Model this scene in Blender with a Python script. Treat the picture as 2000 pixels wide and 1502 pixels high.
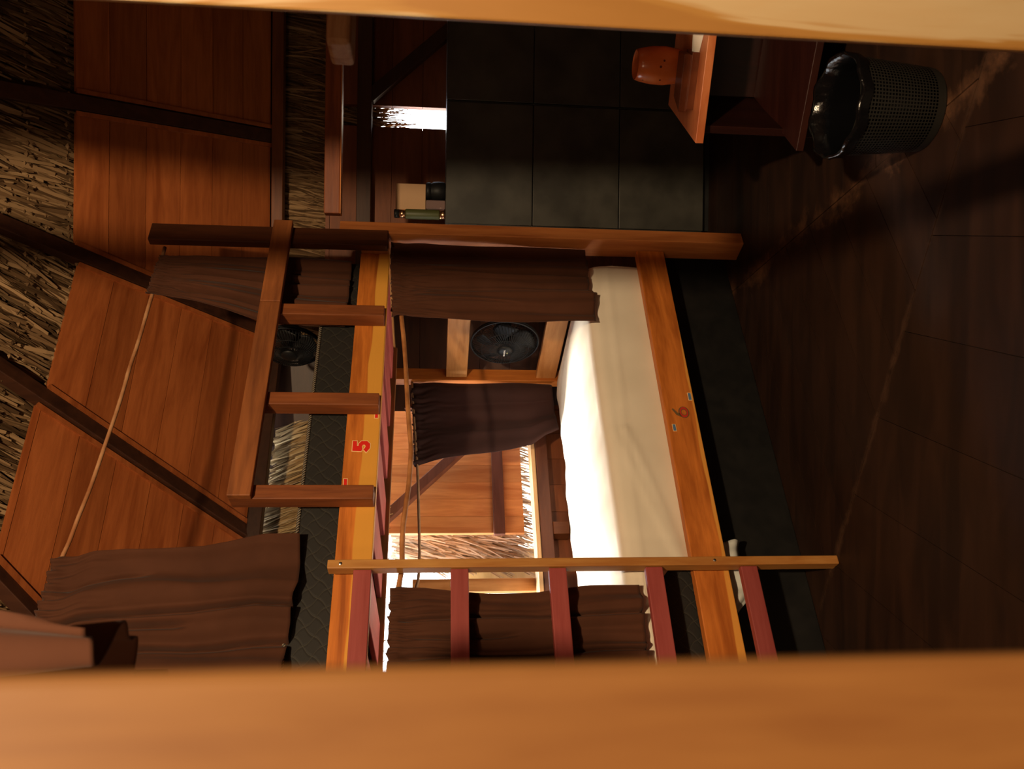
import bpy, bmesh, math, random
from mathutils import Vector, Matrix
random.seed(7)
PI = math.pi
SC = bpy.context.scene
for o in list(bpy.data.objects): bpy.data.objects.remove(o)
COL = SC.collection

# ---------------- camera ----------------
ZO = 0.08                                   # floor of the room is z = 0; local frames below have it at -0.08
def _n(v): return Vector(v).normalized()
cam_d = bpy.data.cameras.new('camera'); cam = bpy.data.objects.new('camera', cam_d); COL.objects.link(cam)
D = _n((16150, -200, 1555)); Zc = -D                      # world down in camera axes (photo taken with the camera on its side)
Yc = (Vector((0, 0, 1)) - Vector((0, 0, 1)).dot(D)*D).normalized()
Xc = Zc.cross(Yc)
if Xc.y < 0: Xc = -Xc
R = Vector((Xc.x, Yc.x, Zc.x)); U = Vector((Xc.y, Yc.y, Zc.y)); Fv = Vector((Xc.z, Yc.z, Zc.z))
m = Matrix(((R.x, U.x, -Fv.x), (R.y, U.y, -Fv.y), (R.z, U.z, -Fv.z)))
cam.matrix_world = Matrix.Translation((0, 0, 1.15+ZO)) @ m.to_4x4()
cam_d.sensor_fit = 'HORIZONTAL'; cam_d.sensor_width = 36; cam_d.lens = 1555/2000*36
cam_d.clip_start = 0.01; cam_d.clip_end = 200
cam_d.dof.use_dof = True; cam_d.dof.focus_distance = 2.9; cam_d.dof.aperture_fstop = 7.5
SC.camera = cam
# ---------------- world, lamps, exposure ----------------
w = bpy.data.worlds.new('sky'); SC.world = w; w.use_nodes = True
w.node_tree.nodes['Background'].inputs[0].default_value = (0.93, 0.97, 1.0, 1)
w.node_tree.nodes['Background'].inputs[1].default_value = 8.0
SC.view_settings.view_transform = 'Standard'; SC.view_settings.look = 'None'
SC.view_settings.exposure = 0.0; SC.view_settings.gamma = 1.0; SC.view_settings.use_curve_mapping = False
def lamp(name, loc, power, col, r):
    l = bpy.data.lights.new(name, 'POINT'); l.energy = power; l.color = col; l.shadow_soft_size = r
    o = bpy.data.objects.new(name, l); COL.objects.link(o); o.location = (loc[0], loc[1], loc[2]+ZO); return o
lamp('ceiling_bulb', (0.40, -0.9, 2.6), 430, (1.0, 0.745, 0.455), 0.06)
lamp('fill_lamp', (-1.0, -0.9, 2.0), 30, (1.0, 0.72, 0.44), 0.15)  # added fill to brighten the left side, stands for no known bulb
sun = bpy.data.lights.new('daylight_sun', 'SUN'); sun.energy = 14; sun.color = (1.0, 0.96, 0.88); sun.angle = math.radians(12)
so = bpy.data.objects.new('daylight_sun', sun); COL.objects.link(so)

# ---------------- frames ----------------
class Frame:
    def __init__(s, o, a): s.o = Vector(o); s.a = a; s.u = Vector((math.cos(a), math.sin(a), 0)); s.v = Vector((-math.sin(a), math.cos(a), 0))
    def w(s, p): return s.o + s.u*p[0] + s.v*p[1] + Vector((0, 0, p[2]))
WF = Frame((0, 0, ZO), 0)
BF = Frame((-0.077892, 2.72135394, ZO), math.atan2(0.56311692, 0.82637723))
# sun comes through the far window, from outside, down along the bed
sd = (BF.u*0.42 - BF.v*1.0 + Vector((0, 0, -0.82))).normalized()
so.rotation_euler = sd.to_track_quat('-Z', 'Y').to_euler(); so.location = BF.w((-1, 4, 3))

# ---------------- materials ----------------
def nodes(name):
    mt = bpy.data.materials.new(name); mt.use_nodes = True; nt = mt.node_tree
    return mt, nt, nt.nodes['Principled BSDF']
def lk(nt, a, b): nt.links.new(a, b)
def ramp(nt, fac, cols):
    r = nt.nodes.new('ShaderNodeValToRGB'); e = r.color_ramp.elements
    while len(e) < len(cols): e.new(0.5)
    for i, (p, c) in enumerate(cols): e[i].position = p; e[i].color = (*c, 1)
    lk(nt, fac, r.inputs[0]); return r
def noise(nt, vec, scale, detail=4, dist=0.0, rough=0.55):
    n = nt.nodes.new('ShaderNodeTexNoise'); n.inputs['Scale'].default_value = scale; n.inputs['Detail'].default_value = detail
    n.inputs['Distortion'].default_value = dist; n.inputs['Roughness'].default_value = rough
    if vec: lk(nt, vec, n.inputs['Vector'])
    return n
def mapping(nt, scale, src='Object', rnd=True):
    tc = nt.nodes.new('ShaderNodeTexCoord'); mp = nt.nodes.new('ShaderNodeMapping'); mp.inputs['Scale'].default_value = scale
    lk(nt, tc.outputs[src], mp.inputs['Vector'])
    if rnd:
        oi = nt.nodes.new('ShaderNodeObjectInfo'); mu = nt.nodes.new('ShaderNodeMath'); mu.operation = 'MULTIPLY'; mu.inputs[1].default_value = 17.3
        lk(nt, oi.outputs['Random'], mu.inputs[0]); cb = nt.nodes.new('ShaderNodeCombineXYZ')
        for i in range(3): lk(nt, mu.outputs[0], cb.inputs[i])
        lk(nt, cb.outputs[0], mp.inputs['Location'])
    return mp.outputs['Vector']
def mixc(nt, fac, a, b, mode='MIX'):
    n = nt.nodes.new('ShaderNodeMix'); n.data_type = 'RGBA'; n.blend_type = mode
    for s, v in ((0, fac), (6, a), (7, b)):
        if hasattr(v, 'links'): lk(nt, v, n.inputs[s])
        else: n.inputs[s].default_value = v if s == 0 else (*v, 1)
    return n.outputs[2]
def bump(nt, h, bs, strength=0.2, dist=0.01):
    b = nt.nodes.new('ShaderNodeBump'); b.inputs['Strength'].default_value = strength; b.inputs['Distance'].default_value = dist
    lk(nt, h, b.inputs['Height']); lk(nt, b.outputs[0], bs.inputs['Normal'])
def mth(nt, op, a, b=None):
    n = nt.nodes.new('ShaderNodeMath'); n.operation = op
    for i, v in enumerate((a, b)):
        if v is None: continue
        if hasattr(v, 'links'): lk(nt, v, n.inputs[i])
        else: n.inputs[i].default_value = v
    return n.outputs[0]
AX = {'x': (1, 9, 9), 'y': (9, 1, 9), 'z': (9, 9, 1)}
_wc = {}
def wood(dark, light, axis='x', rough=0.45, grain=1.0, island=False, sap=None):
    key = (dark, light, axis, rough, grain, island, sap)
    if key in _wc: return _wc[key]
    mt, nt, bs = nodes('wood_%d' % len(_wc))
    v = mapping(nt, tuple(c*grain for c in AX[axis]))
    if island:
        g = nt.nodes.new('ShaderNodeNewGeometry'); ad = nt.nodes.new('ShaderNodeVectorMath'); ad.operation = 'ADD'
        sc = nt.nodes.new('ShaderNodeVectorMath'); sc.operation = 'SCALE'; sc.inputs[3].default_value = 31
        cb = nt.nodes.new('ShaderNodeCombineXYZ')
        for i in range(3): lk(nt, g.outputs['Random Per Island'], cb.inputs[i])
        lk(nt, cb.outputs[0], sc.inputs[0]); lk(nt, v, ad.inputs[0]); lk(nt, sc.outputs[0], ad.inputs[1]); v = ad.outputs[0]
    n1 = noise(nt, v, 1.6, 6, 1.2); n2 = noise(nt, v, 9, 3, 0.4)
    mx = mth(nt, 'ADD', mth(nt, 'MULTIPLY', n1.outputs[0], 0.75), mth(nt, 'MULTIPLY', n2.outputs[0], 0.25))
    rp = ramp(nt, mx, [(0.36, dark), (0.62, light)])
    c = rp.outputs[0]
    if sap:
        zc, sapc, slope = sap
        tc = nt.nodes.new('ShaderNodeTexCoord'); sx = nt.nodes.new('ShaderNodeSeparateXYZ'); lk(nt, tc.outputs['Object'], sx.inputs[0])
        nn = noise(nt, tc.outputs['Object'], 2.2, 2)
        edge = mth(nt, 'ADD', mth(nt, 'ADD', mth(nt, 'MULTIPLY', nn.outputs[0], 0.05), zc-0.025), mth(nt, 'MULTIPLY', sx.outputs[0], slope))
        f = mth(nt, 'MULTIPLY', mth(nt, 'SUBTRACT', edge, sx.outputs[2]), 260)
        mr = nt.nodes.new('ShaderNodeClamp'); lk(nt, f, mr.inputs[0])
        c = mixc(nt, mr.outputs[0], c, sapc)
    if island:
        g2 = nt.nodes.new('ShaderNodeNewGeometry')
        vv = mth(nt, 'ADD', mth(nt, 'MULTIPLY', g2.outputs['Random Per Island'], 0.35), 0.82)
    else:
        oi = nt.nodes.new('ShaderNodeObjectInfo'); vv = mth(nt, 'ADD', mth(nt, 'MULTIPLY', oi.outputs['Random'], 0.22), 0.89)
    hs = nt.nodes.new('ShaderNodeHueSaturation'); lk(nt, vv, hs.inputs['Value']); lk(nt, c, hs.inputs['Color'])
    lk(nt, hs.outputs[0], bs.inputs['Base Color']); bs.inputs['Roughness'].default_value = rough
    bs.inputs['Specular IOR Level'].default_value = 0.3
    bump(nt, n2.outputs[0], bs, 0.12, 0.004)
    _wc[key] = mt; return mt
def plain(name, col, rough=0.6, metal=0.0, spec=0.4, nz=0.0, nscale=20, col2=None, bmp=0.0):
    mt, nt, bs = nodes(name)
    bs.inputs['Base Color'].default_value = (*col, 1); bs.inputs['Roughness'].default_value = rough
    bs.inputs['Metallic'].default_value = metal; bs.inputs['Specular IOR Level'].default_value = spec
    if col2 or bmp:
        v = mapping(nt, (1, 1, 1)); n = noise(nt, v, nscale, 5)
        if col2: lk(nt, ramp(nt, n.outputs[0], [(0.35, col), (0.68, col2)]).outputs[0], bs.inputs['Base Color'])
        if bmp: bump(nt, n.outputs[0], bs, bmp, 0.004)
    return mt
OR_D, OR_L = (0.33, 0.085, 0.013), (0.54, 0.175, 0.032)      # orange varnished
RB_D, RB_L = (0.12, 0.034, 0.010), (0.21, 0.062, 0.017)     # red brown
DK_D, DK_L = (0.028, 0.010, 0.005), (0.05, 0.018, 0.008)   # dark
def W_or(a, **k): return wood(OR_D, OR_L, a, **k)
def W_rb(a, **k): return wood(RB_D, RB_L, a, **k)
def W_dk(a, **k): return wood(DK_D, DK_L, a, **k)
def W_tan(a): return wood((0.42, 0.17, 0.05), (0.62, 0.30, 0.11), a)
M_rung = wood((0.26, 0.045, 0.038), (0.34, 0.07, 0.06), 'x', 0.55)
M_black = plain('black_panel', (0.008, 0.008, 0.008), 0.45, col2=(0.014, 0.013, 0.012), nscale=14)
M_plas = plain('black_plastic', (0.009, 0.009, 0.010), 0.5, 0.0, 0.25)
M_metal = plain('bolt_metal', (0.6, 0.58, 0.55), 0.3, 1.0)
M_white = plain('white_print', (0.75, 0.75, 0.75), 0.5)
M_red = plain('red_sticker', (0.72, 0.02, 0.012), 0.45)
M_cream = plain('pale_sticker_edge', (0.9, 0.6, 0.28), 0.5)
M_blue = plain('blue_sticker', (0.10, 0.18, 0.30), 0.5)
M_redfade = plain('faded_red_sticker', (0.50, 0.035, 0.02), 0.5)
M_olive = plain('dull_green_outline', (0.16, 0.09, 0.035), 0.5)

def cloth_mat(name, c1, c2, rough=0.85, sheen=0.3, trans=0.0):
    mt, nt, bs = nodes(name)
    v = mapping(nt, (1, 1, 1)); n = noise(nt, v, 5, 4)
    lk(nt, ramp(nt, n.outputs[0], [(0.3, c1), (0.7, c2)]).outputs[0], bs.inputs['Base Color'])
    bs.inputs['Roughness'].default_value = rough
    if 'Sheen Weight' in bs.inputs: bs.inputs['Sheen Weight'].default_value = sheen*0.2
    bs.inputs['Specular IOR Level'].default_value = 0.2
    w1 = noise(nt, v, 900, 1)
    bump(nt, w1.outputs[0], bs, 0.15, 0.001)
    if trans:
        tr = nt.nodes.new('ShaderNodeBsdfTranslucent'); tr.inputs[0].default_value = (*[min(1, c*2.2) for c in c2], 1)
        ms = nt.nodes.new('ShaderNodeMixShader'); ms.inputs[0].default_value = trans
        out = nt.nodes['Material Output']; lk(nt, bs.outputs[0], ms.inputs[1]); lk(nt, tr.outputs[0], ms.inputs[2]); lk(nt, ms.outputs[0], out.inputs[0])
    return mt
M_curt = cloth_mat('brown_curtain', (0.060, 0.020, 0.009), (0.088, 0.030, 0.014))
M_curt2 = cloth_mat('plum_brown_curtain', (0.035, 0.015, 0.014), (0.05, 0.021, 0.019), trans=0.12)
M_sheet = cloth_mat('cream_sheet', (0.74, 0.64, 0.50), (0.80, 0.70, 0.56))

def quilt_mat():
    mt, nt, bs = nodes('quilted_black_ticking')
    tc = nt.nodes.new('ShaderNodeTexCoord'); sx = nt.nodes.new('ShaderNodeSeparateXYZ'); lk(nt, tc.outputs['Object'], sx.inputs[0])
    z = mth(nt, 'ADD', sx.outputs[2], sx.outputs[1]); K = PI/0.056
    zz = mth(nt, 'MULTIPLY', z, K); uu = mth(nt, 'ADD', mth(nt, 'MULTIPLY', sx.outputs[0], K), mth(nt, 'MULTIPLY', mth(nt, 'SINE', mth(nt, 'MULTIPLY', zz, 2)), 0.28))
    a = mth(nt, 'ABSOLUTE', mth(nt, 'SINE', mth(nt, 'ADD', uu, zz))); b = mth(nt, 'ABSOLUTE', mth(nt, 'SINE', mth(nt, 'SUBTRACT', uu, zz)))
    mn = mth(nt, 'MINIMUM', a, b)
    rp = ramp(nt, mn, [(0.0, (0.060, 0.050, 0.026)), (0.045, (0.009, 0.007, 0.005))])
    lk(nt, rp.outputs[0], bs.inputs['Base Color']); bs.inputs['Roughness'].default_value = 0.7
    rp2 = ramp(nt, mn, [(0.0, (0, 0, 0)), (0.4, (1, 1, 1))]); bump(nt, rp2.outputs[0], bs, 0.15, 0.006)
    return mt
M_quilt = quilt_mat()
def rope_mat():
    mt, nt, bs = nodes('striped_piping')
    tc = nt.nodes.new('ShaderNodeTexCoord'); sx = nt.nodes.new('ShaderNodeSeparateXYZ'); lk(nt, tc.outputs['Object'], sx.inputs[0])
    s = mth(nt, 'SINE', mth(nt, 'ADD', mth(nt, 'MULTIPLY', sx.outputs[0], 700), mth(nt, 'MULTIPLY', sx.outputs[2], 700)))
    lk(nt, ramp(nt, s, [(0.2, (0.03, 0.025, 0.02)), (0.5, (0.30, 0.24, 0.17))]).outputs[0], bs.inputs['Base Color'])
    return mt
M_rope = rope_mat()
def thatch_mat(name, c1, c2, c3):
    mt, nt, bs = nodes(name)
    g = nt.nodes.new('ShaderNodeNewGeometry')
    rp = ramp(nt, g.outputs['Random Per Island'], [(0.0, c1), (0.45, c2), (1.0, c3)])
    lk(nt, rp.outputs[0], bs.inputs['Base Color']); bs.inputs['Roughness'].default_value = 0.8
    bs.inputs['Specular IOR Level'].default_value = 0.15
    return mt
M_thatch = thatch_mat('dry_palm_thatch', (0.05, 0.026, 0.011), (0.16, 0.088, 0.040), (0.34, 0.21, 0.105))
M_thatch_wall = thatch_mat('lit_palm_wall', (0.12, 0.07, 0.03), (0.32, 0.20, 0.09), (0.58, 0.42, 0.22))  # brighter palm thatch copy, the light on this wall put into its colour
M_thatch_out = thatch_mat('sunlit_palm_thatch', (0.22, 0.15, 0.09), (0.5, 0.40, 0.29), (0.75, 0.66, 0.52))  # paler thatch copy with the sunshine already in its tones

# ---------------- mesh building ----------------
class MB:
    def __init__(s): s.v = []; s.f = []
    def add(s, vs, fs):
        n = len(s.v); s.v += [tuple(p) for p in vs]; s.f += [tuple(i+n for i in f) for f in fs]
    def box(s, a, b):
        x0, y0, z0 = a; x1, y1, z1 = b
        s.add([(x0,y0,z0),(x1,y0,z0),(x1,y1,z0),(x0,y1,z0),(x0,y0,z1),(x1,y0,z1),(x1,y1,z1),(x0,y1,z1)],
              [(0,3,2,1),(4,5,6,7),(0,1,5,4),(1,2,6,5),(2,3,7,6),(3,0,4,7)])
    def bar(s, p, q, w, h, up=(0, 0, 1)):
        p, q = Vector(p), Vector(q); d = (q-p).normalized(); a = d.cross(Vector(up)).normalized(); b = a.cross(d)
        vs = [c + a*sx*w/2 + b*sy*h/2 for c in (p, q) for sx, sy in ((-1,-1),(1,-1),(1,1),(-1,1))]
        s.add(vs, [(0,1,2,3),(7,6,5,4),(0,4,5,1),(1,5,6,2),(2,6,7,3),(3,7,4,0)])
    def prism(s, poly, z0, z1):
        n = len(poly); s.add([(x, y, z0) for x, y in poly]+[(x, y, z1) for x, y in poly],
            [tuple(range(n-1, -1, -1)), tuple(range(n, 2*n))]+[(i, (i+1) % n, (i+1) % n+n, i+n) for i in range(n)])
    def tube(s, pts, r, seg=8, closed=False, rough=0.0):
        pts = [Vector(p) for p in pts]; N = len(pts); ring = []; prev = None
        for i, p in enumerate(pts):
            if closed: d = (pts[(i+1) % N]-pts[i-1]).normalized()
            else: d = (pts[min(i+1, N-1)]-pts[max(i-1, 0)]).normalized()
            if prev is None:
                a = d.cross(Vector((0, 0, 1)));  a = a if a.length > 0.1 else d.cross(Vector((0, 1, 0)))
                a.normalize()
            else: a = (prev - d*prev.dot(d)).normalized()
            prev = a; b = d.cross(a); rr = (r[i] if isinstance(r, (list, tuple)) else r)*(1+random.uniform(-rough, rough))
            ring.append([p + (a*math.cos(t)+b*math.sin(t))*rr for t in (2*PI*k/seg for k in range(seg))])
        vs = [q for rg in ring for q in rg]; fs = []
        for i in range(N if closed else N-1):
            j = (i+1) % N
            for k in range(seg): l = (k+1) % seg; fs.append((i*seg+k, i*seg+l, j*seg+l, j*seg+k))
        if not closed: fs += [tuple(range(seg-1, -1, -1)), tuple((N-1)*seg+k for k in range(seg))]
        s.add(vs, fs)
    def lathe(s, prof, c, seg=48, cap0=True, cap1=False):
        vs = []; fs = []
        for r, z in prof: vs += [(c[0]+r*math.cos(2*PI*k/seg), c[1]+r*math.sin(2*PI*k/seg), c[2]+z) for k in range(seg)]
        for i in range(len(prof)-1):
            for k in range(seg): l = (k+1) % seg; fs.append((i*seg+k, i*seg+l, (i+1)*seg+l, (i+1)*seg+k))
        if cap0: fs.append(tuple(range(seg-1, -1, -1)))
        if cap1: fs.append(tuple((len(prof)-1)*seg+k for k in range(seg)))
        s.add(vs, fs)
    def grid(s, pts):   # pts[i][j]
        a, b = len(pts), len(pts[0]); s.add([p for r in pts for p in r], [(i*b+j, i*b+j+1, (i+1)*b+j+1, (i+1)*b+j) for i in range(a-1) for j in range(b-1)])
def tag(o, label=None, cat=None, group=None, kind=None):
    for k, v in (('label', label), ('category', cat), ('group', group), ('kind', kind)):
        if v: o[k] = v
    return o
def link(name, mb, mat, fr=WF, base=(0, 0, 0), parent=None, bevel=0.0, smooth=False, solid=0.0, sub=0):
    me = bpy.data.meshes.new(name)
    me.from_pydata([(x-base[0], y-base[1], z-base[2]) for x, y, z in mb.v], [], mb.f); me.materials.append(mat)
    bm = bmesh.new(); bm.from_mesh(me); bmesh.ops.recalc_face_normals(bm, faces=bm.faces); bm.to_mesh(me); bm.free()
    if smooth:
        for p in me.polygons: p.use_smooth = True
    o = bpy.data.objects.new(name, me); COL.objects.link(o)
    if parent: o.parent = parent
    else: o.location = fr.w(base); o.rotation_euler = (0, 0, fr.a)
    if bevel:
        b = o.modifiers.new('b', 'BEVEL'); b.width = bevel; b.segments = 2; b.limit_method = 'ANGLE'; b.angle_limit = math.radians(40)
    if solid:
        b = o.modifiers.new('s', 'SOLIDIFY'); b.thickness = solid; b.offset = 0
    if sub:
        b = o.modifiers.new('u', 'SUBSURF'); b.levels = sub; b.render_levels = sub
    return o
def root(name, label, cat, fr, base, group=None):
    o = bpy.data.objects.new(name, None); COL.objects.link(o); o.empty_display_size = 0.1
    o.location = fr.w(base); o.rotation_euler = (0, 0, fr.a); return tag(o, label, cat, group)
def box(name, a, b, mat, fr=WF, base=(0, 0, 0), parent=None, bevel=0.003):
    mb = MB(); mb.box(a, b); return link(name, mb, mat, fr, base, parent, bevel)
def struct(o): return tag(o, kind='structure')
def clip_poly(poly, n, d):      # keep n.p <= d
    out = []
    for i in range(len(poly)):
        a, b = poly[i], poly[(i+1) % len(poly)]; da = n[0]*a[0]+n[1]*a[1]-d; db = n[0]*b[0]+n[1]*b[1]-d
        if da <= 0: out.append(a)
        if da*db < 0: t = da/(da-db); out.append((a[0]+(b[0]-a[0])*t, a[1]+(b[1]-a[1])*t))
    return out
def strips(poly, ang, width, off=0.0, gap=0.002):
    """cut a convex polygon into boards running along ang"""
    n = (-math.sin(ang), math.cos(ang)); ds = [n[0]*p[0]+n[1]*p[1] for p in poly]
    k = math.floor((min(ds)-off)/width); res = []
    while off+k*width < max(ds):
        q = clip_poly(poly, n, off+(k+1)*width-gap/2); q = clip_poly(q, (-n[0], -n[1]), -(off+k*width+gap/2)) if q else q
        if len(q) >= 3: res.append(q)
        k += 1
    return res

# ================= SETTING =================
FZ = -0.08
# --- floor: boards laid in sectors around the round room ---
def floor_mat(ang):
    mt, nt, bs = nodes('floor_boards')
    tc = nt.nodes.new('ShaderNodeTexCoord'); mp = nt.nodes.new('ShaderNodeMapping'); mp.inputs['Rotation'].default_value = (0, 0, -ang); mp.inputs['Scale'].default_value = (1.2, 7, 7)
    mp.vector_type = 'TEXTURE' if False else 'POINT'
    lk(nt, tc.outputs['Object'], mp.inputs['Vector'])
    n1 = noise(nt, mp.outputs[0], 2.0, 6, 0.8); n2 = noise(nt, tc.outputs['Object'], 3.0, 5)
    g = nt.nodes.new('ShaderNodeNewGeometry')
    c = ramp(nt, n1.outputs[0], [(0.35, (0.013, 0.0052, 0.0026)), (0.65, (0.027, 0.0105, 0.005))]).outputs[0]
    # dust along the seam between two sectors: a band with ragged edges
    sx = nt.nodes.new('ShaderNodeSeparateXYZ'); lk(nt, tc.outputs['Object'], sx.inputs[0])
    n3 = noise(nt, tc.outputs['Object'], 9, 5, 0.3, 0.7)
    def band(p, q, wd):
        d = (Vector(q)-Vector(p)); L = d.length; nx, ny = -d.y/L, d.x/L; off = nx*p[0]+ny*p[1]
        dist = mth(nt, 'ABSOLUTE', mth(nt, 'SUBTRACT', mth(nt, 'ADD', mth(nt, 'MULTIPLY', sx.outputs[0], nx), mth(nt, 'MULTIPLY', sx.outputs[1], ny)), off))
        f = mth(nt, 'SUBTRACT', 1.0, mth(nt, 'DIVIDE', dist, wd)); f = mth(nt, 'ADD', f, mth(nt, 'MULTIPLY', mth(nt, 'SUBTRACT', n3.outputs[0], 0.62), 4.0))
        cl = nt.nodes.new('ShaderNodeClamp'); lk(nt, f, cl.inputs[0]); return cl.outputs[0]
    b1 = band((0.64, 2.07), (0.41, 3.17), 0.075); b2 = band((0.7, 1.72), (-0.71, 2.44), 0.022)
    c = mixc(nt, mth(nt, 'MULTIPLY', b1, 0.85), c, (0.13, 0.057, 0.027)); c = mixc(nt, mth(nt, 'MULTIPLY', b2, 0.95), c, (0.06, 0.028, 0.015))
    sp = noise(nt, tc.outputs['Object'], 60, 3, 0, 0.8); spf = ramp(nt, sp.outputs[0], [(0.72, (0, 0, 0)), (0.80, (1, 1, 1))])
    c = mixc(nt, mth(nt, 'MULTIPLY', spf.outputs[0], 0.4), c, (0.09, 0.05, 0.03))
    vv = mth(nt, 'ADD', mth(nt, 'MULTIPLY', g.outputs['Random Per Island'], 0.3), 0.85)
    hs = nt.nodes.new('ShaderNodeHueSaturation'); lk(nt, vv, hs.inputs['Value']); lk(nt, c, hs.inputs['Color']); lk(nt, hs.outputs[0], bs.inputs['Base Color'])
    lk(nt, ramp(nt, n2.outputs[0], [(0.3, (0.5,)*3), (0.7, (0.7,)*3)]).outputs[0], bs.inputs['Roughness'])
    bs.inputs['Specular IOR Level'].default_value = 0.25
    bump(nt, n1.outputs[0], bs, 0.1, 0.003); return mt
mb = MB()
seam_n = _n((2.44-1.72, 0.71+0.7, 0)); seam_d = seam_n.x*0.7+seam_n.y*1.72
dn = _n((3.17-2.07, 0.64-0.41, 0)); dd = dn.x*0.64+dn.y*2.07
big = [(-3.4, -1.8), (3.3, -1.8), (3.3, 5.2), (-3.4, 5.2)]
far = clip_poly(big, (-seam_n.x, -seam_n.y), -seam_d-0.002)
secA = clip_poly(far, (dn.x, dn.y), dd-0.002); secB = clip_poly(far, (-dn.x, -dn.y), -dd-0.002); secC = clip_poly(big, (seam_n.x, seam_n.y), seam_d-0.002)
offA = BF.v.dot(BF.o)
for q in strips(secA, BF.a, 0.1655, offA): mb.prism(q, FZ-0.03, FZ)
for q in strips(secB, 0.0, 0.1825, 2.87): mb.prism(q, FZ-0.03, FZ)
for q in strips(secC, math.radians(79), 0.25, -0.02, 0.0015): mb.prism(q, FZ-0.03, FZ)
struct(link('floor', mb, floor_mat(BF.a), WF))
mb = MB(); mb.box((-3.5, -1.9, FZ-0.08), (3.4, 5.3, FZ-0.032)); struct(link('floor', mb, M_black, WF))

# --- roof geometry ---
A = Vector((0.95, 2.24, 3.65))
V = [Vector(p) for p in ((2.165, 3.964, 1.96), (1.201, 4.011, 1.96), (0.227, 4.02, 1.96), (-0.672, 3.574, 1.96), (-1.60, 3.10, 1.96))]
ceil_mat = {}
def plane_frame(a, b):
    e = (b-a).normalized(); n = e.cross(A-a).normalized(); s = n.cross(e).normalized()
    if s.z < 0: s = -s
    if n.z > 0: n = -n           # points into the room
    return a, e, s, n
W_panel = wood((0.25, 0.060, 0.014), (0.40, 0.112, 0.029), 'x', 0.5, 1.0, True)
def panel(i, a, b, ztop, inset=0.045):
    o0, e, s, n = plane_frame(a, b)
    L = (b-a).length; ap = A-o0; ax, ay = ap.dot(e), ap.dot(s); h = (ztop-a.z)/s.z
    # trapezoid between the two rafters
    def at(y, side): x0 = 0 if side == 0 else L; x = x0+(ax-x0)*y/ay; return (x+(inset if side == 0 else -inset), y)
    lo = 0.02; poly = [at(lo, 0), at(lo, 1), at(h, 1), at(h, 0)]
    mb = MB()
    ang = math.atan2(e.y, e.x)
    M = Matrix((e, s, n)).transposed()
    for q in strips(poly, 0.0, 0.155, 0.02, 0.0025):
        pts = []
        for dz in (0.0, 0.016): pts += [tuple(Vector((x, y, -dz))) for x, y in q]
        k = len(q); mb.add(pts, [tuple(range(k)), tuple(range(2*k-1, k-1, -1))]+[(j, (j+1) % k, (j+1) % k+k, j+k) for j in range(k)])
    # edge battens
    for p, q in ((poly[0], poly[3]), (poly[1], poly[2])): mb.bar((p[0], p[1], 0.004), (q[0], q[1], 0.004), 0.018, 0.012, (0, 0, 1))
    o = link('ceiling', mb, W_panel); o.matrix_world = Matrix.Translation(o0+Vector((0, 0, ZO))+n*0.012) @ M.to_4x4()
    return struct(o)
tops = [2.60, 2.60, 2.585, 2.60]
for i in range(4): panel(i, V[i], V[i+1], tops[i])
struct(box('ceiling', (-3.6, -1.8, 3.40), (3.4, 3.3, 3.46), W_dk('x'), bevel=0))
# outer backing of the thatch on the two slopes
def backing(a, b, ext0, ext1, name='ceiling'):
    o0, e, s, n = plane_frame(a, b); mb = MB(); M = Matrix((e, s, n)).transposed()
    mb.box((-ext0, -0.12, -0.16), ((b-a).length+ext1, 2.6, -0.13))
    o = link(name, mb, plain('thatch_backing', (0.035, 0.02, 0.01), 0.9)); o.matrix_world = Matrix.Translation(o0+Vector((0, 0, ZO))) @ M.to_4x4(); return struct(o)
backing(V[0], V[2], 1.5, 0.0); backing(V[2], V[4], 0.0, 2.2)
# rafters
for i, p in enumerate(V[1:], 1):
    mb = MB(); q = p+(A-p)*0.97; hn = Vector((0, 0, 1)).cross((A-p)).normalized(); up = hn.cross(A-p).normalized()
    mb.bar(p-(A-p)*0.02+Vector((0, 0, 0.0)), q, 0.06, 0.05, up)
    struct(link('trim_%d' % i, mb, wood((0.035, 0.012, 0.006), (0.065, 0.022, 0.010), 'z', 0.55), WF, tuple(p), bevel=0.003))
# wall plates
mb = MB(); mb.bar((2.6, 3.96, 1.93), (0.225, 4.02, 1.93), 0.06, 0.055); struct(link('trim_5', mb, W_rb('x'), WF, (0.9, 4.0, 1.93), bevel=0.003))
mb = MB(); mb.bar(V[2]+Vector((0, 0, -.03)), V[4]+Vector((0, 0, -.03)), 0.06, 0.06); struct(link('trim_6', mb, W_dk('x'), WF, (-0.5, 3.7, 1.93), bevel=0.003))

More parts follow.
